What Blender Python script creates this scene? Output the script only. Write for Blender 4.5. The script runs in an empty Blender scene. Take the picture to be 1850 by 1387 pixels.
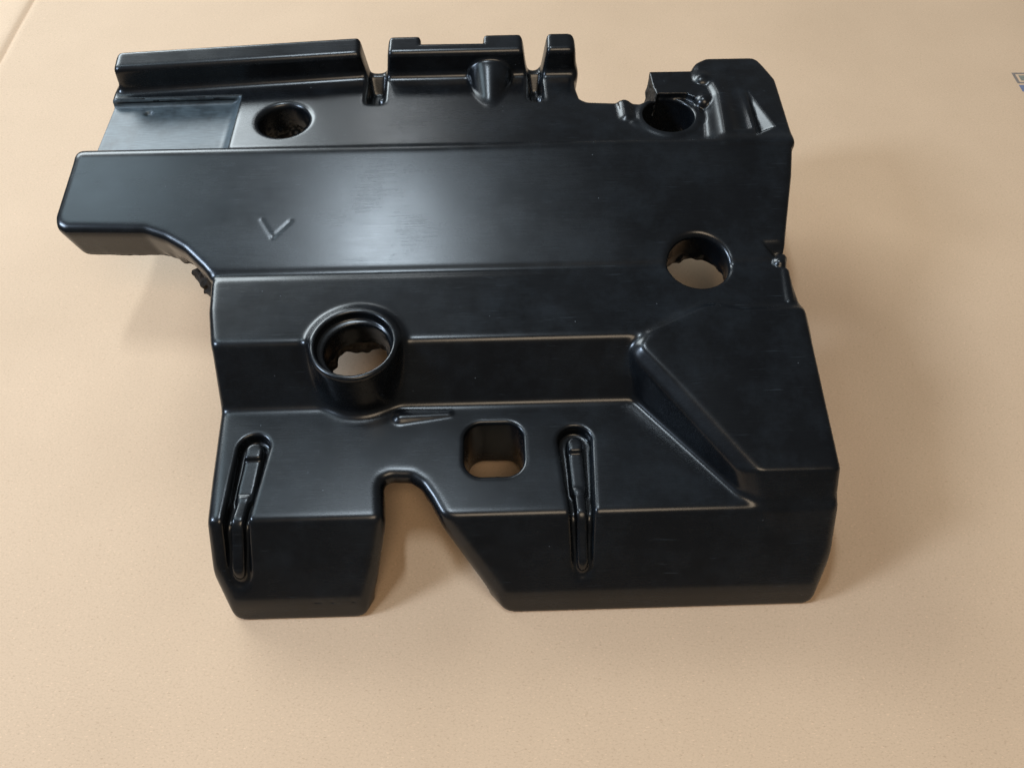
import bpy, math
import numpy as np
from mathutils import Vector, Matrix

# ------------------------------------------------------------------ camera, light, exposure
S = bpy.context.scene
PITCH = math.radians(56)
cam_d = bpy.data.cameras.new('camera')
cam = bpy.data.objects.new('camera', cam_d)
S.collection.objects.link(cam)
cam_d.sensor_fit = 'HORIZONTAL'
cam_d.sensor_width = 36.0
cam_d.lens = 36.0 * 1397.0 / 1850.0
cam_d.clip_start = 0.01
cam_d.clip_end = 50
cam.location = (0.0, -0.29078, 0.48110)
cam.rotation_euler = (math.radians(90) - PITCH, 0, 0)
S.camera = cam
S.render.resolution_x, S.render.resolution_y = 1024, 767

W = bpy.data.worlds.new('World'); S.world = W
W.use_nodes = True
bg = W.node_tree.nodes['Background']
bg.inputs['Color'].default_value = (1.0, 0.97, 0.92, 1)
bg.inputs['Strength'].default_value = 0.10

def area(name, loc, target, sx, sy, power, col):
    l = bpy.data.lights.new(name, 'AREA')
    l.shape = 'RECTANGLE'; l.size = sx; l.size_y = sy
    l.energy = power; l.color = col
    o = bpy.data.objects.new(name, l)
    S.collection.objects.link(o)
    o.location = loc
    o.rotation_euler = (Vector(target) - Vector(loc)).to_track_quat('-Z', 'Y').to_euler()
    return o
# window to the left: the light that throws the shadow to the right
area('window_light', (-1.45, -0.15, 1.15), (0, 0.05, 0.05), 0.31, 0.38, 24, (0.62, 0.78, 1.0))
# wide window at the back left: sheen on the rear ledge
area('back_window_light', (-1.95, 2.35, 1.75), (-0.1, 0.1, 0.05), 2.0, 1.0, 94, (0.82, 0.92, 0.97))
# small skylight high on the left: sheen on the left end of the sloping panel
area('skylight', (-1.48, 0.78, 2.2), (-0.2, 0.1, 0.1), 0.6, 0.6, 7, (0.66, 0.87, 1.0))
# two ceiling lamps in a row: the streaks across the sloping panel and the rear ledge
area('ceiling_lamp', (-0.42, 0.46, 2.35), (-0.42, 0.44, 0.0), 0.15, 0.54, 19, (0.76, 0.89, 1.0))
area('ceiling_lamp_far', (-0.60, 2.95, 2.35), (-0.60, 2.9, 0.0), 0.26, 0.8, 7.5, (0.90, 0.96, 1.0))
# added warm fill, high and a little behind the camera: lifts the shadows
area('warm_fill_light', (0.25, -1.30, 2.3), (0.1, 0.1, 0.0), 1.1, 0.9, 22, (1.0, 0.80, 0.58))

vs = S.view_settings
vs.view_transform = 'Standard'; vs.look = 'None'; vs.exposure = 0.0; vs.gamma = 1.0
vs.use_curve_mapping = False

# ------------------------------------------------------------------ materials
def mat(name):
    m = bpy.data.materials.new(name); m.use_nodes = True
    nt = m.node_tree
    b = nt.nodes['Principled BSDF']
    def N(t, **k):
        n = nt.nodes.new(t)
        for a, v in k.items(): setattr(n, a, v)
        return n
    return m, nt, b, N, nt.links.new
def setv(n, **k):
    for a, v in k.items(): n.inputs[a.replace('_', ' ')].default_value = v
def ramp(N, stops):
    r = N('ShaderNodeValToRGB')
    e = r.color_ramp.elements
    while len(e) < len(stops): e.new(0.5)
    for i, (p, c) in enumerate(stops):
        e[i].position = p
        e[i].color = (c, c, c, 1) if not isinstance(c, tuple) else (*c, 1)
    return r

def skin_material(scuffed=False):
    m, nt, b, N, L = mat('scuffed_black_skin' if scuffed else 'moulded_black_skin')
    tc = N('ShaderNodeTexCoord')
    # fine drawn-out scuffs along the length
    mp = N('ShaderNodeMapping'); mp.inputs['Scale'].default_value = (45, 1500, 500)
    L(tc.outputs['Object'], mp.inputs['Vector'])
    n1 = N('ShaderNodeTexNoise'); setv(n1, Scale=1.0, Detail=4.0, Roughness=0.6)
    L(mp.outputs[0], n1.inputs['Vector'])
    # cloudy patches
    n2 = N('ShaderNodeTexNoise'); setv(n2, Scale=16.0, Detail=6.0, Roughness=0.65)
    L(tc.outputs['Object'], n2.inputs['Vector'])
    # fine dusty grain
    n3 = N('ShaderNodeTexNoise'); setv(n3, Scale=900.0, Detail=2.0, Roughness=0.6)
    L(tc.outputs['Object'], n3.inputs['Vector'])
    r2 = ramp(N, [(0.30, 0.0), (0.72, 1.0)]); L(n2.outputs['Fac'], r2.inputs['Fac'])
    col = N('ShaderNodeMixRGB'); col.inputs['Color1'].default_value = (0.0024, 0.0030, 0.0040, 1); col.inputs['Color2'].default_value = (0.0045, 0.0058, 0.0075, 1)
    L(r2.outputs['Color'], col.inputs['Fac'])
    # pale dust specks
    vo = N('ShaderNodeTexVoronoi'); setv(vo, Scale=95.0); L(tc.outputs['Object'], vo.inputs['Vector'])
    lt = N('ShaderNodeMath', operation='LESS_THAN'); lt.inputs[1].default_value = 0.036; L(vo.outputs['Distance'], lt.inputs[0])
    sp = N('ShaderNodeSeparateColor'); L(vo.outputs['Color'], sp.inputs[0])
    gt = N('ShaderNodeMath', operation='GREATER_THAN'); gt.inputs[1].default_value = 0.62; L(sp.outputs[0], gt.inputs[0])
    mu = N('ShaderNodeMath', operation='MULTIPLY'); L(lt.outputs[0], mu.inputs[0]); L(gt.outputs[0], mu.inputs[1])
    m5 = N('ShaderNodeMath', operation='MULTIPLY'); m5.inputs[1].default_value = 0.55; L(mu.outputs[0], m5.inputs[0])
    c2 = N('ShaderNodeMixRGB'); c2.inputs['Color2'].default_value = (0.16, 0.18, 0.2, 1)
    L(col.outputs[0], c2.inputs['Color1']); L(m5.outputs[0], c2.inputs['Fac'])
    if scuffed:
        # fine diagonal scratches that have greyed the skin
        ms = N('ShaderNodeMapping'); ms.inputs['Rotation'].default_value = (0, 0, 0.62); ms.inputs['Scale'].default_value = (90, 1500, 500)
        L(tc.outputs['Object'], ms.inputs['Vector'])
        ns_ = N('ShaderNodeTexNoise'); setv(ns_, Scale=1.0, Detail=5.0, Roughness=0.65); L(ms.outputs[0], ns_.inputs['Vector'])
        rs = ramp(N, [(0.30, 0.25), (0.72, 1.0)]); L(ns_.outputs['Fac'], rs.inputs['Fac'])
        c3 = N('ShaderNodeMixRGB'); c3.inputs['Color2'].default_value = (0.085, 0.115, 0.132, 1)
        L(c2.outputs[0], c3.inputs['Color1']); L(rs.outputs[0], c3.inputs['Fac']); c2 = c3
    # blotchy rubbed haze, strongest where the cloud noise peaks
    nh = N('ShaderNodeTexNoise'); setv(nh, Scale=34.0, Detail=8.0, Roughness=0.7); L(tc.outputs['Object'], nh.inputs['Vector'])
    rh = ramp(N, [(0.46, 0.0), (0.70, 1.0)]); L(nh.outputs['Fac'], rh.inputs['Fac'])
    c4 = N('ShaderNodeMixRGB'); c4.inputs['Color2'].default_value = (0.0075, 0.0098, 0.0125, 1)
    L(c2.outputs[0], c4.inputs['Color1']); L(rh.outputs[0], c4.inputs['Fac']); c2 = c4
    # sparse hairline scratches in three directions
    for rot, off in ((0.06, 0.0), (0.75, 5.0), (-0.42, 9.0)):
        mk = N('ShaderNodeMapping'); mk.inputs['Rotation'].default_value = (0, 0, rot); mk.inputs['Scale'].default_value = (42, 900, 400); mk.inputs['Location'].default_value = (off, off, 0)
        L(tc.outputs['Object'], mk.inputs['Vector'])
        nk = N('ShaderNodeTexNoise'); setv(nk, Scale=1.0, Detail=2.0, Roughness=0.5); L(mk.outputs[0], nk.inputs['Vector'])
        rk = ramp(N, [(0.71, 0.0), (0.80, 0.5)]); L(nk.outputs['Fac'], rk.inputs['Fac'])
        ck = N('ShaderNodeMixRGB'); ck.inputs['Color2'].default_value = (0.030, 0.038, 0.045, 1)
        L(c2.outputs[0], ck.inputs['Color1']); L(rk.outputs[0], ck.inputs['Fac']); c2 = ck
    L(c2.outputs[0], b.inputs['Base Color'])
    # roughness
    a1 = N('ShaderNodeMath', operation='MULTIPLY_ADD'); a1.inputs[1].default_value = 0.16; a1.inputs[2].default_value = 0.28 if scuffed else 0.14
    L(n2.outputs['Fac'], a1.inputs[0])
    a2 = N('ShaderNodeMath', operation='MULTIPLY_ADD'); a2.inputs[1].default_value = 0.085
    L(n1.outputs['Fac'], a2.inputs[0]); L(a1.outputs[0], a2.inputs[2])
    L(a2.outputs[0], b.inputs['Roughness'])
    b.inputs['Specular IOR Level'].default_value = 0.46
    ad = N('ShaderNodeMath', operation='MULTIPLY_ADD'); ad.inputs[1].default_value = 0.10
    L(n1.outputs['Fac'], ad.inputs[0]); L(n3.outputs['Fac'], ad.inputs[2])
    bp = N('ShaderNodeBump'); setv(bp, Strength=0.022, Distance=0.0005)
    L(ad.outputs[0], bp.inputs['Height']); L(bp.outputs[0], b.inputs['Normal'])
    return m

def foam_material():
    m, nt, b, N, L = mat('torn_brown_black_foam')
    tc = N('ShaderNodeTexCoord')
    n = N('ShaderNodeTexNoise'); setv(n, Scale=140.0, Detail=6.0, Roughness=0.7); L(tc.outputs['Object'], n.inputs['Vector'])
    v = N('ShaderNodeTexVoronoi'); setv(v, Scale=330.0); L(tc.outputs['Object'], v.inputs['Vector'])
    r = ramp(N, [(0.3, (0.008, 0.007, 0.006)), (0.7, (0.045, 0.034, 0.025))]); L(n.outputs['Fac'], r.inputs['Fac'])
    L(r.outputs[0], b.inputs['Base Color'])
    b.inputs['Roughness'].default_value = 0.75
    b.inputs['Specular IOR Level'].default_value = 0.25
    mx = N('ShaderNodeMath', operation='ADD'); L(n.outputs['Fac'], mx.inputs[0]); L(v.outputs['Distance'], mx.inputs[1])
    bp = N('ShaderNodeBump'); setv(bp, Strength=0.8, Distance=0.0015); L(mx.outputs[0], bp.inputs['Height']); L(bp.outputs[0], b.inputs['Normal'])
    return m

def cardboard_material():
    m, nt, b, N, L = mat('brown_cardboard')
    tc = N('ShaderNodeTexCoord')
    n0 = N('ShaderNodeTexNoise'); setv(n0, Scale=7.0, Detail=5.0, Roughness=0.55); L(tc.outputs['Object'], n0.inputs['Vector'])
    mp = N('ShaderNodeMapping'); mp.inputs['Scale'].default_value = (620, 950, 700); mp.inputs['Rotation'].default_value = (0, 0, 0.25)
    L(tc.outputs['Object'], mp.inputs['Vector'])
    n1 = N('ShaderNodeTexNoise'); setv(n1, Scale=1.0, Detail=5.0, Roughness=0.7); L(mp.outputs[0], n1.inputs['Vector'])
    n2 = N('ShaderNodeTexNoise'); setv(n2, Scale=260.0, Detail=3.0, Roughness=0.7); L(tc.outputs['Object'], n2.inputs['Vector'])
    base = ramp(N, [(0.3, (0.548, 0.386, 0.252)), (0.7, (0.598, 0.424, 0.280))]); L(n0.outputs['Fac'], base.inputs['Fac'])
    fr = ramp(N, [(0.30, (0.66, 0.64, 0.62)), (0.47, (0.97, 0.97, 0.97)), (0.60, (1.0, 1.0, 1.0)), (0.78, (1.16, 1.16, 1.15))]); L(n1.outputs['Fac'], fr.inputs['Fac'])
    mu = N('ShaderNodeMixRGB', blend_type='MULTIPLY'); mu.inputs['Fac'].default_value = 0.6
    L(base.outputs[0], mu.inputs['Color1']); L(fr.outputs[0], mu.inputs['Color2'])
    f2 = ramp(N, [(0.24, (0.75, 0.71, 0.68)), (0.36, (1, 1, 1)), (0.66, (1, 1, 1)), (0.76, (1.13, 1.13, 1.13))]); L(n2.outputs['Fac'], f2.inputs['Fac'])
    m2 = N('ShaderNodeMixRGB', blend_type='MULTIPLY'); m2.inputs['Fac'].default_value = 0.6
    L(mu.outputs[0], m2.inputs['Color1']); L(f2.outputs[0], m2.inputs['Color2'])
    # short dark and pale fibres lying in two directions
    prev = m2
    for rot, sc, lo, col in ((0.5, (330, 1150, 600), 0.27, (0.72, 0.68, 0.64)), (-0.7, (300, 1250, 600), 0.265, (0.74, 0.70, 0.66)), (1.9, (350, 1200, 600), 0.30, (1.24, 1.22, 1.20))):
        mf = N('ShaderNodeMapping'); mf.inputs['Rotation'].default_value = (0, 0, rot); mf.inputs['Scale'].default_value = sc; mf.inputs['Location'].default_value = (rot * 7, 3, 1)
        L(tc.outputs['Object'], mf.inputs['Vector'])
        nf = N('ShaderNodeTexNoise'); setv(nf, Scale=1.0, Detail=2.0, Roughness=0.5); L(mf.outputs[0], nf.inputs['Vector'])
        rf = ramp(N, [(lo, col), (lo + 0.06, (1, 1, 1))]); L(nf.outputs['Fac'], rf.inputs['Fac'])
        mm = N('ShaderNodeMixRGB', blend_type='MULTIPLY'); mm.inputs['Fac'].default_value = 0.75
        L(prev.outputs[0], mm.inputs['Color1']); L(rf.outputs[0], mm.inputs['Color2']); prev = mm
    L(prev.outputs[0], b.inputs['Base Color'])
    b.inputs['Roughness'].default_value = 0.72
    b.inputs['Specular IOR Level'].default_value = 0.3
    bp = N('ShaderNodeBump'); setv(bp, Strength=0.10, Distance=0.0004); L(n1.outputs['Fac'], bp.inputs['Height']); L(bp.outputs[0], b.inputs['Normal'])
    return m

def ink(name, c):
    m, nt, b, N, L = mat(name)
    tc = N('ShaderNodeTexCoord')
    n = N('ShaderNodeTexNoise'); setv(n, Scale=500.0, Detail=4.0); L(tc.outputs['Object'], n.inputs['Vector'])
    r = ramp(N, [(0.3, tuple(x * 0.8 for x in c)), (0.7, tuple(x * 1.15 for x in c))]); L(n.outputs['Fac'], r.inputs['Fac'])
    L(r.outputs[0], b.inputs['Base Color']); b.inputs['Roughness'].default_value = 0.75
    return m

SKIN, SCUFF, FOAM, CARD = skin_material(), skin_material(True), foam_material(), cardboard_material()

# ------------------------------------------------------------------ the cardboard
def link(o, parent=None):
    S.collection.objects.link(o)
    if parent: o.parent = parent
    return o
# cross-section along x (mm): flat sheet, pressed score line near the left edge, flap beyond it
sec = [(1400, 0), (-440, 0), (-529, 0.3), (-533, 0.55), (-535.5, -0.2), (-537.5, -1.9), (-539.5, -1.4), (-542, 0.4), (-546, 1.1),
       (-552, 0.9), (-562, -1.2), (-575, -4.5), (-600, -11), (-660, -26)]
ys = list(range(-700, 901, 50))
rng = np.random.default_rng(4)
vv, ff = [], []
for j, y in enumerate(ys):
    wob = 0.9 * math.sin(y * 0.021) + 0.5 * math.sin(y * 0.055 + 1)
    for i, (x, z) in enumerate(sec):
        xx = x + (wob + (556 - y) * 0.03 if 1 < i else 0)
        vv.append((xx * .001, y * .001, z * .001))
ns = len(sec)
for j in range(len(ys) - 1):
    for i in range(ns - 1):
        a = j * ns + i
        ff.append((a + 1, a, a + ns, a + ns + 1))
me = bpy.data.meshes.new('cardboard'); me.from_pydata(vv, [], ff); me.update()
for p in me.polygons: p.use_smooth = True
me.materials.append(CARD)
card = link(bpy.data.objects.new('cardboard', me))
card['kind'] = 'structure'
card['label'] = 'plain brown cardboard sheet with a pressed fold line at the far left'

# printed marks running off the right of the sheet
def flat(name, rects, m, parent, z=0.00012):
    v, f = [], []
    for (x0, x1, y0, y1) in rects:
        k = len(v)
        v += [(x0, y0, z), (x1, y0, z), (x1, y1, z), (x0, y1, z)]
        f.append((k, k + 1, k + 2, k + 3))
    v = [(a * .001, b * .001, c) for a, b, c in v]
    me = bpy.data.meshes.new(name); me.from_pydata(v, [], f); me.update(); me.materials.append(m)
    return link(bpy.data.objects.new(name, me), parent)
GREY, BLUE, OLIVE = ink('grey_ink', (0.20, 0.165, 0.14)), ink('blue_ink', (0.145, 0.165, 0.25)), ink('olive_ink', (0.20, 0.20, 0.16))
flat('printed_frame', [(514, 570, 417.4, 419.8), (514, 570, 402.0, 404.0), (514, 517.0, 404.0, 417.4)], GREY, card)
flat('printed_block', [(519.5, 526.8, 406.6, 415.2), (529.5, 550, 406.6, 415.2)], OLIVE, card)
flat('printed_bar', [(514.2, 570, 388.5, 399.2)], BLUE, card)
flat('printed_bar', [(514.2, 570, 370.0, 384.5)], GREY, card)

# ------------------------------------------------------------------ the moulded cover: signed distance field in millimetres
H = 1.15
X = np.arange(-326, 226, H, dtype=np.float32)
Y = np.arange(-160, 292, H, dtype=np.float32)
Z = np.arange(-6, 150, H, dtype=np.float32)
nx, ny, nz = len(X), len(Y), len(Z)

def sdpoly(P, A, B):
    P = np.array(P, np.float32); n = len(P)
    d = np.full(np.broadcast(A, B).shape, 1e9, np.float32)
    s = np.ones(d.shape, np.float32)
    for i in range(n):
        j = (i - 1) % n
        ex, ey = P[j] - P[i]
        wx, wy = A - P[i][0], B - P[i][1]
        t = np.clip((wx * ex + wy * ey) / (ex * ex + ey * ey + 1e-9), 0, 1)
        d = np.minimum(d, (wx - ex * t) ** 2 + (wy - ey * t) ** 2)
        c1, c2, c3 = B >= P[i][1], B < P[j][1], ex * wy > ey * wx
        flip = (c1 & c2 & c3) | (~c1 & ~c2 & ~c3)
        s = np.where(flip, -s, s)
    return s * np.sqrt(d)
def smax(a, b, k):
    h = np.maximum(k - np.abs(a - b), 0) / k
    return np.maximum(a, b) + h * h * (k * 0.25)
def smin(a, b, k):
    h = np.maximum(k - np.abs(a - b), 0) / k
    return np.minimum(a, b) - h * h * (k * 0.25)
def blur1(a, r, ax):
    a = np.moveaxis(a, ax, 0)
    p = np.concatenate([np.repeat(a[:1], r, 0), a, np.repeat(a[-1:], r, 0)], 0)
    o = p[:a.shape[0]].copy()
    for k in range(1, 2 * r + 1): o += p[k:k + a.shape[0]]
    o /= (2 * r + 1)
    return np.moveaxis(o, 0, ax)
def blur(a, r, axes): 
    for ax in axes: a = blur1(a, r, ax)
    return a
def noise3(shape, cell, seed):
    """value noise on a box of voxels, cell = voxels per lattice step"""
    r = np.random.default_rng(seed)
    g = [int(n / cell) + 3 for n in shape]
    a = r.random(g, dtype=np.float32) * 2 - 1
    for ax in range(3):
        t = np.arange(shape[ax], dtype=np.float32) / cell
        i = t.astype(int); f = t - i; f = f * f * (3 - 2 * f)
        sh = [1, 1, 1]; sh[ax] = -1
        f = f.reshape(sh)
        a = np.take(a, i, ax) * (1 - f) + np.take(a, i + 1, ax) * f
    return a
class Box:
    """view of the field inside a bounding box"""
    def __init__(s, x0, x1, y0, y1, z0, z1):
        f = lambda A, a, b: slice(max(int(np.searchsorted(A, a)), 0), int(np.searchsorted(A, b)))
        s.i = (f(X, x0, x1), f(Y, y0, y1), f(Z, z0, z1))
        s.x = X[s.i[0]][:, None, None]; s.y = Y[s.i[1]][None, :, None]; s.z = Z[s.i[2]][None, None, :]
    @property
    def d(s): return D[s.i]
    @d.setter
    def d(s, v): D[s.i] = v
def lerp(x, a, b): return np.interp(x, a, b).astype(np.float32)

# section through the cover, front (y negative) to rear
TOP = [(-145.4, 0), (-98.8, 59.8), (-22.3, 60.5), (5, 95), (57.5, 96.8), (60.5, 95.2), (63.5, 97.6),
       (152, 123.6), (157, 123), (168, 112.4), (262, 112)]
LOW = [(262, 76), (168, 78), (150, 84), (56, 64), (8, 60), (-26, 28), (-104, 26), (-124, 0)]
top_y = [p[0] for p in TOP]; top_z = [p[1] for p in TOP]
ztop = lerp(Y, top_y, top_z)
prof = blur(sdpoly(TOP + LOW, Y[:, None], Z[None, :]), 2, (0, 1))
OUT = [(-300, 261), (-301, 226), (-301, 169), (-302.5, 146), (-308, 106), (-306, 99), (-300, 95.5), (-246, 93.7), (-232, 88.5), (-218.4, 80.4),
       (-204, 66.8), (-197.5, 58), (-194.5, 32), (-188.4, 4.5), (-187.5, -21.6), (-184.5, -70.8), (-182.5, -96), (-183.5, -118), (-167.5, -154),
       (-103, -154), (-87, -120), (-80, -98.4), (-81.8, -77), (-80.5, -73.2), (-76.2, -71.2), (-64, -72), (-57, -77), (-51, -86), (-44, -99.4), (-14, -130), (4, -154),
       (176, -154), (190.8, -119), (190.5, -92), (188, 23), (186.5, 53), (187, 72), (200, 127), (204, 150), (205, 162), (208, 228), (201, 253), (197, 257),
       (160, 257), (151, 251), (146, 244), (113.7, 243.6), (106.5, 214), (101, 215), (64, 218), (59, 222), (57, 235), (57.5, 268), (54, 272), (20, 272), (-90, 270.5), (-112, 269)]
out = sdpoly(OUT, X[:, None], Y[None, :])
out = blur(out, 1, (0, 1)) - 1.0
dr = lerp(Y, [-60, -20, 40, 90], [0.02, 0.02, -0.05, -0.20])
draft = -dr[:, None] * np.clip(ztop[:, None] - Z[None, :], 0, 46)
D = smax(np.broadcast_to(out[:, :, None], (nx, ny, nz)) + draft[None], prof[None], 6.5).astype(np.float32)

# raised pad over the right front corner
b = Box(60, 226, -140, 50, 30, 110)
PAD = [(77.5, -8.5), (75.6, -3), (76.8, 1.5), (84, 8.5), (109, 21), (122, 26.5), (131, 27.5), (140, 25.5), (149, 23.5), (230, 26), (230, -130), (174, -130), (139.6, -86)]
pad2 = blur(sdpoly(PAD, b.x[:, :, 0], b.y[:, :, 0][0][None, :]), 2, (0, 1))
padp = sdpoly([(-84.8, 79.2), (-100.2, 58), (-116, 30), (40, 30), (40, 103.2), (20, 99.6)], b.y[0, :, 0][:, None], b.z[0, 0, :][None, :])
pw = pad2[:, :, None] - 0.6 - 0.22 * np.clip(90 - b.z, 0, 30)
padd = smax(smax(smax(pw, padp[None], 1.5), (pw + padp[None] + 5.5) * 0.707, 1.6), out[b.i[0], b.i[1]][:, :, None] + draft[b.i[1], b.i[2]][None], 6)
plane = 79.2 + (b.y + 84.8) * 0.1947
b.d = np.maximum(b.d, -np.maximum(pad2[:, :, None] + 4, plane - 6 - b.z))
b.d = smin(b.d, padd, 4)

# block at the right rear corner
b = Box(140, 226, 150, 275, 60, 140)
blk = sdpoly([(153.5, 150), (230, 150), (230, 275), (150, 275), (150, 236), (158, 226), (160, 212)], b.x[:, :, 0], b.y[0, :, 0][None, :])
blk = blur(blk, 2, (0, 1))
d = smax(blk[:, :, None] - 0.8 * np.clip(122 - b.z, 0, 16), b.z - lerp(b.y[0, :, 0], [160, 256], [123.3, 120.5])[None, :, None], 5)
d = smax(d, out[b.i[0], b.i[1]][:, :, None], 4.5); d = np.maximum(d, 80 - b.z)
b.d = smin(b.d, d, 4)

# rims standing along the rear edge
def rim(x0, x1, base, zt, tilt=0.0):
    b = Box(x0 - 14, x1 + 14, 215, 290, 70, 150)
    yb = (base + tilt * (b.x - x1))
    v = b.y - yb
    w = sdpoly([(-2.5, 100), (-1.5, 112), (-1.2, zt - 5.5), (1.0, zt - 3.0), (16.0, zt), (18, 76), (0, 76)],
               np.linspace(-40, 50, 400, dtype=np.float32)[:, None], b.z[0, 0, :][None, :])
    iv = np.clip((v[:, :, 0] + 40) / 90 * 399, 0, 398.99); i0 = iv.astype(int); f = (iv - i0)[:, :, None]
    w = w[i0] * (1 - f) + w[i0 + 1] * f
    ends = np.maximum(x0 - b.x, b.x - x1) + 0.10 * np.clip(b.z - 112, 0, 40)
    d = smax(w, ends, 5)
    b.d = smin(b.d, d, 7)
rim(-295.5, -105.5, 253.5, 135.5, 0.078)
rim(-92.0, 20.0, 252.5, 136.5, 0.008)
rim(29.0, 58.5, 252.0, 137)

# fillets: average the field a little
D = blur(D, 1, (0, 1, 2))

low = ((-138.8 + 0.3467 * Z)[None, :] - Y[:, None]) * 0.945
front = slice(0, int(np.searchsorted(Y, -100)))
D[:, front] = smax(D[:, front], low[None, front].astype(np.float32), 1.4)

def cut(b, d, k=2.0): b.d = smax(b.d, -d, k)
def add(b, d, k=2.0): b.d = smin(b.d, d, k)
def cyl(b, cx, cy): return np.sqrt((b.x - cx) ** 2 + (b.y - cy) ** 2)
def seg(b, p, q, r, r2=None):
    p = np.array(p, np.float32); q = np.array(q, np.float32); e = q - p
    t = np.clip(((b.x - p[0]) * e[0] + (b.y - p[1]) * e[1] + (b.z - p[2]) * e[2]) / (e @ e), 0, 1)
    rr = r if r2 is None else r + (r2 - r) * t
    return np.sqrt((b.x - p[0] - e[0] * t) ** 2 + (b.y - p[1] - e[1] * t) ** 2 + (b.z - p[2] - e[2] * t) ** 2) - rr

# lowered middle of the rear tab
b = Box(-70, -5, 255, 290, 118, 150)
cut(b, np.maximum(np.maximum(-62.5 - b.x, b.x + 14.5), np.maximum(260.5 - b.y, 129.5 - b.z)), 3)
# slots between the tabs
for (xa, xb) in ((-105.0, -91.5), (20.0, 30.5)):
    b = Box(xa - 25, xb + 25, 200, 290, 85, 150)
    hw = (xb - xa) / 2 + 0.16 * np.clip(b.z - 112, -20, 30)
    d = np.abs(b.x - (xa + xb) / 2) - hw
    fl = lerp(b.y[0, :, 0], [215, 247, 256, 290], [101, 99, 110, 110])[None, :, None]
    d = smax(smax(d, 219 - b.y, 6), fl - b.z, 2.5)
    cut(b, d, 3.5)
    add(b, seg(b, (xb - 1.5, 222, 99), (xb - 2.0, 228, 106), 3.2), 2.5)

# recessed rectangular pad at the left rear, with a sink mark
b = Box(-326, -185, 150, 250, 95, 130)
d = sdpoly([(-340, 166), (-197, 166), (-198, 190), (-199, 231.5), (-340, 228)], b.x[:, :, 0], b.y[0, :, 0][None, :])
d = blur(d, 2, (0, 1))
d = np.maximum(d[:, :, None] + 0 * b.z, 0.72 * (b.x + 201) - 0.72 * (b.z - 112))
cut(b, smax(d, (105.6 - b.z) + 0.0 * b.y, 3), 1.6)
cut(b, seg(b, (-272.5, 220.5, 106.3), (-271.5, 220.5, 106.3), 3.0), 1.0)

# half-cone gusset against the rear tab
b = Box(-45, 25, 195, 275, 95, 140)
d = seg(b, (-9.8, 256, 106), (-10.3, 216, 101.5), 22, 10.5)
add(b, smax(d, np.maximum(b.z - 126.5, np.abs(b.x + 10) - 16.5), 2.5), 2.2)

# marks around the far right hole and the corner block
b = Box(75, 215, 150, 262, 80, 140)
add(b, seg(b, (91.5, 212, 109), (91.8, 197, 108.5), 6.2), 2.2)
add(b, seg(b, (97, 190, 109.5), (104, 181, 108), 3.6), 2.5)
add(b, seg(b, (151, 213, 112), (151.5, 210, 113), 7.0), 1.5)
add(b, seg(b, (146.5, 203, 110), (149, 190, 109.5), 3.5), 2.0)
add(b, seg(b, (150, 238, 110), (153, 232, 114), 8), 3)
# flute and triangular notch in the block
cut(b, np.maximum(seg(b, (172.5, 236, 131), (172.5, 150, 129.2), 9.5), 168 - b.y), 2.5)
tri = sdpoly([(182.6, 220), (194.5, 168.5), (179.6, 160.5)], b.x[:, :, 0], b.y[0, :, 0][None, :])[:, :, None]
cut(b, smax(tri - 0.4 + 0.95 * np.clip(123 - b.z, -2, 30), 112 - b.z, 3), 1.5)
# nibbled rear right corner
cut(b, seg(b, (211, 246, 123), (207, 254, 121), 6), 2)

# ---- bolt holes
def hole(cx, cy, r, lip=3.0, z1=150, seed=0, amp=0.0, zt=112, z0=-8):
    b = Box(cx - r - 12, cx + r + 12, cy - r - 12, cy + r + 12, z0, z1)
    rad = cyl(b, cx, cy)
    d = rad - r - 0.02 * (b.z - zt)
    if amp:
        n = noise3(b.d.shape, 7, seed) * amp + noise3(b.d.shape, 3, seed + 1) * amp * 0.45
        d = d + n * np.clip((zt - 14 - b.z) / 8, 0, 1)
    cut(b, d, lip)
    return b
# left rear hole
hole(-164.8, 200.8, 18.6, 4.5, seed=3, amp=2.5)
# right rear hole, torn open on its rear side
b = Box(85, 165, 160, 250, 60, 140)
add(b, smax(cyl(b, 123.5, 196.5) - 23.5, b.z - 113.4, 3), 3)
bt = sdpoly([(98, 250), (98, 206), (106, 203.5), (113, 207), (117, 216.5), (139, 216), (144, 211), (158, 214), (158, 250)], b.x[:, :, 0], b.y[0, :, 0][None, :])[:, :, None]
nn = noise3(b.d.shape, 5, 11) * 1.2 + noise3(b.d.shape, 2.2, 12) * 0.8
bt = np.maximum(bt, 113.7 + 0.075 * (243 - b.y) - b.x + nn * 0.3)
hl = cyl(b, 123.2, 196.6) - 19.0
cut(b, np.maximum(hl, -bt - 0.2), 2.0)
# free side of the block: the moulding is cut away behind the ledge
cut(b, np.maximum(np.maximum(214.5 - b.y, b.x - 118), -bt - 0.3), 1.0)
add(b, np.maximum(np.maximum(bt + nn * 0.25, b.z - 118.3), np.maximum(78 - b.z, b.y - 243.5)), 1.0)
# collared hole in the step
b = Box(-150, -45, -60, 60, 20, 115)
rad = cyl(b, -98.2, 0.6)
zc = 99.4 - 0.012 * b.y
boss = smax(rad - 28.0, b.z - zc, 4.5)
boss = np.maximum(boss, 55 - b.z)
add(b, boss, 8.0)
cut(b, smax(rad - 24.0, 93.0 - b.z, 2.5), 2.2)
n = noise3(b.d.shape, 8, 21) * 4.0 + noise3(b.d.shape, 3, 22) * 1.4
cut(b, cyl(b, -97.0, -0.2) - 20.6 - 0.10 * np.clip(88 - b.z, 0, 60) + n * np.clip((78 - b.z) / 8, 0, 1) * 0.4, 2.0)
cut(b, smax(np.maximum(cyl(b, -108, 26) - 38, -12 - b.y) - n * 1.2, b.z - 63 - n * 0.8, 3), 2)
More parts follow.
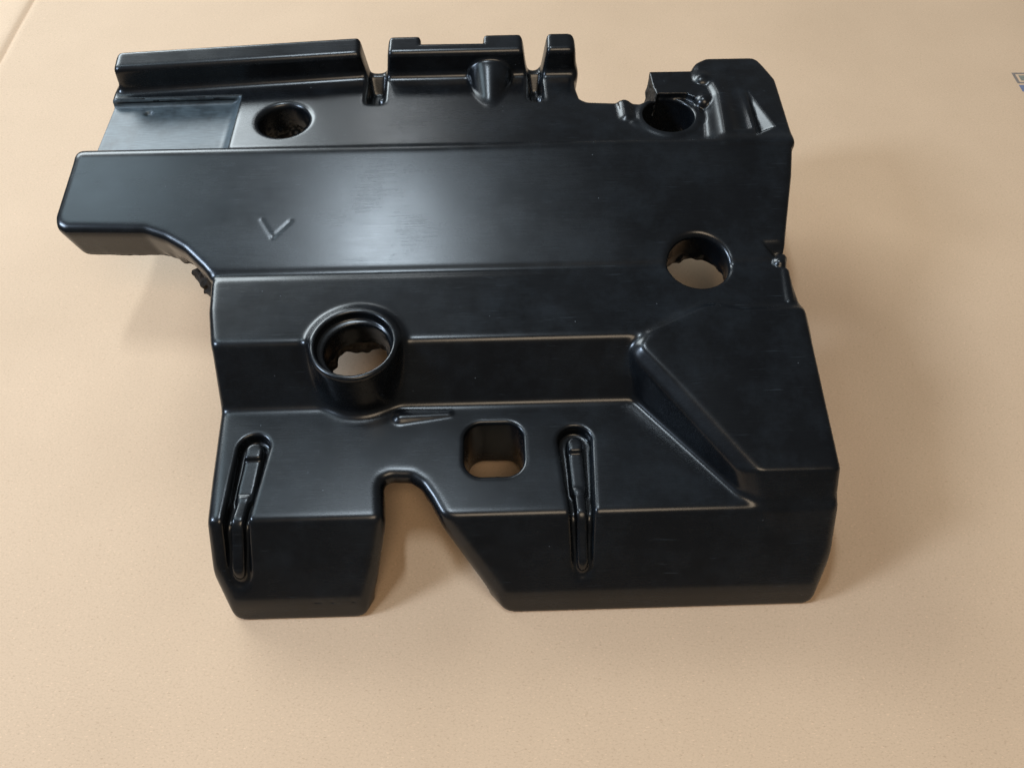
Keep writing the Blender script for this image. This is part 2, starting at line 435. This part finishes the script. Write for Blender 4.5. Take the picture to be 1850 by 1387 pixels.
# lipped hole across the crease
b = Box(85, 170, 15, 110, 40, 120)
rad = cyl(b, 126.9, 62.5)
zs = lerp(b.y[0, :, 0], [40, 58, 64, 90], [97.5, 99, 101, 106.5])[None, :, None]
n = noise3(b.d.shape, 9, 31) * 4.0 + noise3(b.d.shape, 3, 32) * 1.3
cut(b, rad - 20.0 - 0.05 * np.clip(98 - b.z, 0, 50) + n * np.clip((86 - b.z) / 6, 0, 1) * 0.5, 4.5)
cut(b, smax(cyl(b, 134, 72) - 38 - n * 1.2, b.z - 76 - n * 0.9, 3), 2)
# rounded-square hole in the front terrace
b = Box(-50, 24, -95, -18, -6, 80)
qx = np.maximum(np.abs(b.x + 12.9) - 7.2, 0); qy = np.maximum(np.abs(b.y + 55.0) - 7.4, 0)
dsq = np.sqrt(qx ** 2 + qy ** 2) - 11.3
add(b, np.maximum(dsq - 14, np.maximum(10 - b.z, b.z - 40)), 3)
cut(b, dsq - 0.02 * (b.z - 60), 2.4)

b = Box(-112, -28, -112, -40, -6, 60)
cut(b, smax(np.sqrt((b.x + 68) ** 2 + (b.y + 62) ** 2) - 20, b.z - 49, 4), 4)

b = Box(-110, -5, -135, -50, -6, 60)
nl = (ztop[b.i[1]] - 14)[None, :, None]
cut(b, smax(smax(np.maximum(-100 - b.x, b.x + 33 - 0.6 * np.clip(-100 - b.y, 0, 30)), np.maximum(-126 - b.y, b.y + 58), 4), b.z - nl, 4), 3)

# ---- long slots with an inner rib on the front terrace
def slot(xc0, yb, xc1, yf, w0, w1, rw, z0, z1, seed):
    b = Box(min(xc0, xc1) - 24, max(xc0, xc1) + 24, yf - 12, yb + 16, 8, 75)
    e = np.array([xc1 - xc0, yf - yb], np.float32)
    t = np.clip(((b.x - xc0) * e[0] + (b.y - yb) * e[1]) / (e @ e), 0, 1)
    dc = np.sqrt((b.x - xc0 - e[0] * t) ** 2 + (b.y - yb - e[1] * t) ** 2)
    tz = np.clip((b.y - yb) / (yf - yb), 0.0, 1.2)
    zs_ = blur(np.interp(b.y, top_y, top_z).astype(np.float32), 3, (1,))
    fl = zs_ - lerp(tz, [0, 0.5, 0.8, 1.0, 1.2], [z0, z0 + 1.5, z0 - 0.5, z1, z1]) - 0 * b.x
    d = smax(dc - (w0 + (w1 - w0) * t), fl - b.z, 2.5)
    cut(b, d, 2.6)
    # rib: upper block and a thinner blade in front of it
    r1 = smax(smax(dc - rw, b.z - fl - 4.5, 2), np.maximum((b.y - yb) + 1.0, (yb - 34) - b.y), 1.5)
    r2 = smax(dc - rw * 0.66, b.z - fl - 5.5, 2)
    r2 = np.maximum(r2, b.y - yb + 30)
    add(b, np.maximum(r1, fl - 3 - b.z), 1.2)
    add(b, np.maximum(r2, fl - 3 - b.z), 1.2)
    r0 = smax(smax(dc - rw * 0.95, b.z - fl - 7.0, 2), np.maximum(b.y - yb - 6, (yb - 6) - b.y), 2)
    add(b, np.maximum(r0, fl - 3 - b.z), 1.4)
slot(-162.3, -50.5, -167.3, -119, 9.6, 6.5, 5.6, 8.5, 2.4, 1)
slot(37.9, -51.0, 39.2, -120, 10.6, 5.6, 4.8, 9.0, 2.4, 2)

# ---- wedge beside the collar, dip under it
b = Box(-85, -30, -50, -10, 50, 80)
add(b, seg(b, (-72, -30.5, 57.6), (-40.5, -29.0, 59.9), 5.0, 1.1), 2.2)
# nub and shallow panel at the right edge beside the lipped hole
b = Box(140, 215, 15, 90, 80, 120)
cut(b, sdpoly([(172, 76), (200, 76), (200, 57), (180, 56)], b.x[:, :, 0], b.y[0, :, 0][None, :])[:, :, None] + 0.7 * np.clip(102 - b.z, 0, 30) - 1.0, 1.5)
add(b, seg(b, (183.5, 66, 94), (181.5, 61.5, 95), 4.6), 1.4)
add(b, seg(b, (183.5, 54, 94.6), (181, 29, 94.2), 3.1), 1.5)
# small pressed V on the sloping panel
b = Box(-175, -140, 75, 110, 95, 125)
for p, q in (((-167, 99.5), (-158.8, 86.5)), ((-158.8, 86.5), (-147.5, 98))):
    zz = lambda y: 97.6 + (y - 63.5) * 0.2938 + 1.62
    cut(b, seg(b, (p[0], p[1], zz(p[1])), (q[0], q[1], zz(q[1])), 1.45), 1.2)
# torn underside everywhere, feet at the rear
lowz = lerp(Y, [p[0] for p in LOW[::-1]], [p[1] for p in LOW[::-1]])
n = noise3((nx, ny, 1), 9, 41) * 3.2 + noise3((nx, ny, 1), 3.5, 42) * 1.6
k = np.clip((lowz[None, :, None] + 16 - Z[None, None, :]) / 12, 0, 1) * np.clip((Y[None, :, None] + 20) / 30, 0, 1)
sub = Box(-330, 230, -24, 295, -8, 110)
k = k * np.clip((X[:, None, None] + 250) / 25, 0.12, 1)
sub.d = sub.d + (n * k)[sub.i]
b = Box(-318, -236, 80, 130, 55, 100)       # bite out of the lower edge of the left lobe
cut(b, seg(b, (-262, 92, 69), (-252, 92, 69), 5.0), 1.0)
b = Box(-240, -185, 50, 105, 40, 85)      # torn foam hanging under the curved cut-out
nn = noise3(b.d.shape, 5, 71) * 2.6 + noise3(b.d.shape, 2.5, 72) * 1.4
add(b, seg(b, (-219, 88, 68), (-201, 72, 66), 4.5, 7.5) + nn, 2.0)
for fx, fy in ((-150, 238), (165, 225)):
    b = Box(fx - 30, fx + 30, fy - 30, fy + 30, -6, 100)
    add(b, np.maximum(smax(np.sqrt((b.x - fx) ** 2 + (b.y - fy) ** 2) - 9 - 0.05 * b.z, -b.z + 0.0, 2), b.z - 90), 4)
b = Box(-330, 230, -165, 295, -8, 6)
b.d = np.maximum(b.d, 0.0 - b.z)
for px_ in (-124.5, -114.5, -101.5, -121.8):
    b = Box(px_ - 6, px_ + 6, -142, -124, 6, 24)
    cut(b, seg(b, (px_, -134.2, 14.6), (px_ + 0.8, -134.2, 14.6), 1.2), 0.4)
b = Box(170, 190, -140, -120, -4, 8)
add(b, np.maximum(seg(b, (177, -131, 1.2), (181.5, -129.5, 1.0), 2.2, 0.9), 0.1 - b.z), 0.6)
b = Box(-326, 226, -160, 292, -6, 150)
D[[0, -1]] = 5; D[:, [0, -1]] = 5; D[:, :, [0, -1]] = 5

# ------------------------------------------------------------------ surface nets
def surface(D):
    s = D < 0
    c = np.zeros((nx - 1, ny - 1, nz - 1), np.int8)
    for i in (0, 1):
        for j in (0, 1):
            for k in (0, 1):
                c += s[i:nx - 1 + i, j:ny - 1 + j, k:nz - 1 + k]
    act = (c > 0) & (c < 8)
    I = np.stack(np.nonzero(act), 1)
    idx = np.full(act.shape, -1, np.int32); idx[act] = np.arange(len(I), dtype=np.int32)
    acc = np.zeros((len(I), 3), np.float64); cnt = np.zeros(len(I))
    corner = lambda o: D[I[:, 0] + o[0], I[:, 1] + o[1], I[:, 2] + o[2]]
    for ax in range(3):
        o1, o2 = [a for a in range(3) if a != ax]
        for u in (0, 1):
            for w in (0, 1):
                p = [0, 0, 0]; p[o1] = u; p[o2] = w
                q = list(p); q[ax] = 1
                a, b_ = corner(p), corner(q)
                m = (a < 0) != (b_ < 0)
                t = np.where(m, a / np.where(m, a - b_, 1), 0)
                pos = np.array(p, float)[None] + 0 * t[:, None]
                pos[:, ax] = t
                acc[m] += pos[m]; cnt[m] += 1
    V = I + acc / cnt[:, None]
    quads = []
    for ax in range(3):
        o1, o2 = [(1, 2), (2, 0), (0, 1)][ax]
        sl0 = [slice(None)] * 3; sl1 = [slice(None)] * 3
        sl0[ax] = slice(0, -1); sl1[ax] = slice(1, None)
        ch = s[tuple(sl0)] != s[tuple(sl1)]
        E_ = np.stack(np.nonzero(ch), 1)
        E_ = E_[(E_[:, o1] > 0) & (E_[:, o2] > 0)]
        inside0 = s[E_[:, 0], E_[:, 1], E_[:, 2]]
        def g(a, b2):
            q = E_.copy(); q[:, o1] -= a; q[:, o2] -= b2
            return idx[q[:, 0], q[:, 1], q[:, 2]]
        Q = np.stack([g(1, 1), g(0, 1), g(0, 0), g(1, 0)], 1)
        Q[~inside0] = Q[~inside0][:, ::-1]
        quads.append(Q)
    return V, np.concatenate(quads)
def sample(P):
    P = np.clip(P, 0, np.array([nx, ny, nz]) - 1.001)
    i = P.astype(int); f = P - i
    r = 0
    for a in (0, 1):
        for b_ in (0, 1):
            for c in (0, 1):
                w = (f[:, 0] if a else 1 - f[:, 0]) * (f[:, 1] if b_ else 1 - f[:, 1]) * (f[:, 2] if c else 1 - f[:, 2])
                r = r + w * D[i[:, 0] + a, i[:, 1] + b_, i[:, 2] + c]
    return r
def grad(P, e):
    g = np.zeros_like(P)
    for ax in range(3):
        o = np.zeros(3); o[ax] = e
        g[:, ax] = (sample(P + o) - sample(P - o)) / (2 * e)
    return g
V, Q = surface(D)
for _ in range(2):
    g = grad(V, 0.6); g2 = np.maximum((g ** 2).sum(1), 0.15)
    V -= np.clip(sample(V) / g2, -0.5, 0.5)[:, None] * g
Nn = grad(V, 0.9); Nn /= np.linalg.norm(Nn, axis=1)[:, None] + 1e-9
V = V * H + np.array([X[0], Y[0], Z[0]])
print('cover: verts', len(V), 'quads', len(Q))

# ------------------------------------------------------------------ split the moulding into its named parts
fc = V[Q].mean(1); fn = Nn[Q].mean(1)
fx, fy, fz = fc[:, 0], fc[:, 1], fc[:, 2]
zt_f = np.interp(fy, top_y, top_z)
lab = np.zeros(len(Q), np.int32)          # 0 = main shell
NAMES = [('shell', None, None)]
def part(name, mask, label=None, under=None):
    NAMES.append((name, label, under)); lab[mask & (lab == (under or 0))] = len(NAMES) - 1
    return len(NAMES) - 1
def inpoly(P, gx=fx, gy=fy): return sdpoly(P, gx.astype(np.float32), gy.astype(np.float32))
R = lambda cx, cy: np.hypot(fx - cx, fy - cy)
part('hole_collar', (R(-98.2, 0.6) < 29.6) & (fz > 90) , 'ring collar with stepped bore standing out of the step')
part('hole_bore', (R(-97, 0) < 27) & (fz <= 90) & (np.abs(fn[:, 2]) < .75))
part('hole_lip', (R(126.9, 62.5) < 26.2) & (fz > 93), 'low raised lip round the hole on the crease')
part('hole_bore', (R(126.9, 62.5) < 25) & (fz <= 93) & (np.abs(fn[:, 2]) < .75))
part('hole_bore', (R(-164.8, 200.8) < 21.5) & (np.abs(fn[:, 2]) < .97))
part('torn_block', (fx > 98) & (fx < 146) & (fy > 202) & (fz > 84) & ((R(123.2, 196.6) < 19.6) | (fy > 215)), 'flat block with a torn brown side behind the hole')
part('hole_bore', (R(123.2, 196.6) < 21.0) & (np.abs(fn[:, 2]) < .97))
part('hole_bore', (np.maximum(np.abs(fx + 12.9), np.abs(fy + 55)) < 20.3) & (fz > 20) & (np.abs(fn[:, 2]) < .93), 'bore of the rounded square hole')
for (x0, y0, x1, y1, w) in ((-162.3, -50.5, -167.3, -119, 10.8), (37.9, -51.0, 39.2, -120, 11.6)):
    e = np.array([x1 - x0, y1 - y0]); t = np.clip(((fx - x0) * e[0] + (fy - y0) * e[1]) / (e @ e), 0, 1)
    dc = np.hypot(fx - x0 - e[0] * t, fy - y0 - e[1] * t)
    si = part('ribbed_slot', (dc < w - 3.5 * t) & (fn[:, 2] > -0.2) & (fz > 10) & (fz > np.interp(fy, [-122, -104, 0], [4, 32, 36])))
    tz = np.clip((fy - y0) / (y1 - y0), 0, 1.2)
    dep = np.interp(tz, [0, 0.5, 0.8, 1.0], [8.5, 10, 8, 4.5])
    part('rib', (dc < 6.2 - 1.2 * t) & (fz > zt_f - dep + 1.4), None, si)
part('raised_pad', (inpoly([(76, -12), (70, -14), (70, 2), (84, 11), (109, 24), (131, 30), (149, 26), (230, 28), (230, -98), (136, -99)]) < 1.0) & (fz > 64) & (fn[:, 2] > -0.2), 'raised smooth pad over the right front corner')
part('rear_tab', (fx < -104) & (fy > 246 + 0.078 * (fx + 105)) & (fz > 106), 'long straight rear tab at the left')
part('rear_tab', (fx > -93) & (fx < 20) & (fy > 249) & (fz > 106) & ~((np.abs(fx + 10) < 17.5) & (fz < 124) & (fy < 256)), 'rear tab with a lowered middle')
part('gusset', (np.abs(fx + 10) < 17.5) & (fy > 211) & (fy < 258) & (fz > 112.9) & (fz < 128), 'half-cone gusset below the middle rear tab')
part('rear_tab', (fx > 28) & (fx < 62) & (fy > 248) & (fz > 106), 'short rear tab with rounded corner')
rp = part('recessed_pad', (fx < -200) & (fy > 160) & (fy < 232) & (fz > 103) & (fz < 111.6) & (fn[:, 2] > 0.1), 'scuffed recessed rectangle with a small dimple')
part('sink_mark', (R(-272, 220.5) < 4.2), None, rp)
part('corner_block', (fx > 150) & (fy > 160) & (fz > 100) & (fn[:, 2] > -0.2), 'corner block with a triangular notch')
part('edge_nub', (R(91.6, 203) < 12) & (fz > 112.8))
part('wedge', (fx > -80) & (fx < -38) & (fy < -22) & (fy > -42) & (fz > 63.0) & (fz < 70), 'small pinched wedge at the foot of the step')
foam = (fn[:, 2] < -0.35) | ((fz < zt_f - 24) & (fy > -20) & ~((fx < -200) & (fy < 150)) & (fz < 84)) \
     | ((fx > 84) & (fx < 119) & (fy > 202) & (fy < 246) & (fn[:, 0] < -0.5) & (fz > 78) & (fz < 117.8)) \
     | ((fx > -240) & (fx < -196) & (fy > 55) & (fy < 95) & (fz < 76))
root = bpy.data.objects.new('engine_cover', None)
link(root)
root.empty_display_size = 0.02
root.rotation_euler = (0, 0, math.radians(1.7))
root['label'] = 'black moulded foam engine cover with five holes lying on brown cardboard'
root['category'] = 'engine cover'
made = {}
for k, (nm, lb, under) in enumerate(NAMES):
    m = lab == k
    if not m.any(): continue
    q = Q[m]
    u, inv = np.unique(q, return_inverse=True)
    q = inv.reshape(-1, 4)
    me = bpy.data.meshes.new(nm)
    me.vertices.add(len(u)); me.vertices.foreach_set('co', (V[u] * .001).astype(np.float32).ravel())
    me.loops.add(len(q) * 4); me.loops.foreach_set('vertex_index', q.astype(np.int32).ravel())
    me.polygons.add(len(q))
    me.polygons.foreach_set('loop_start', np.arange(0, len(q) * 4, 4, dtype=np.int32))
    me.polygons.foreach_set('use_smooth', np.ones(len(q), bool))
    me.materials.append(SCUFF if nm in ('recessed_pad', 'sink_mark') else SKIN); me.materials.append(FOAM)
    me.polygons.foreach_set('material_index', foam[m].astype(np.int32))
    me.update(calc_edges=True)
    me.normals_split_custom_set_from_vertices(Nn[u].astype(np.float32))
    o = made[k] = link(bpy.data.objects.new(nm, me), made[under] if under else root)
    if lb: o['label'] = lb
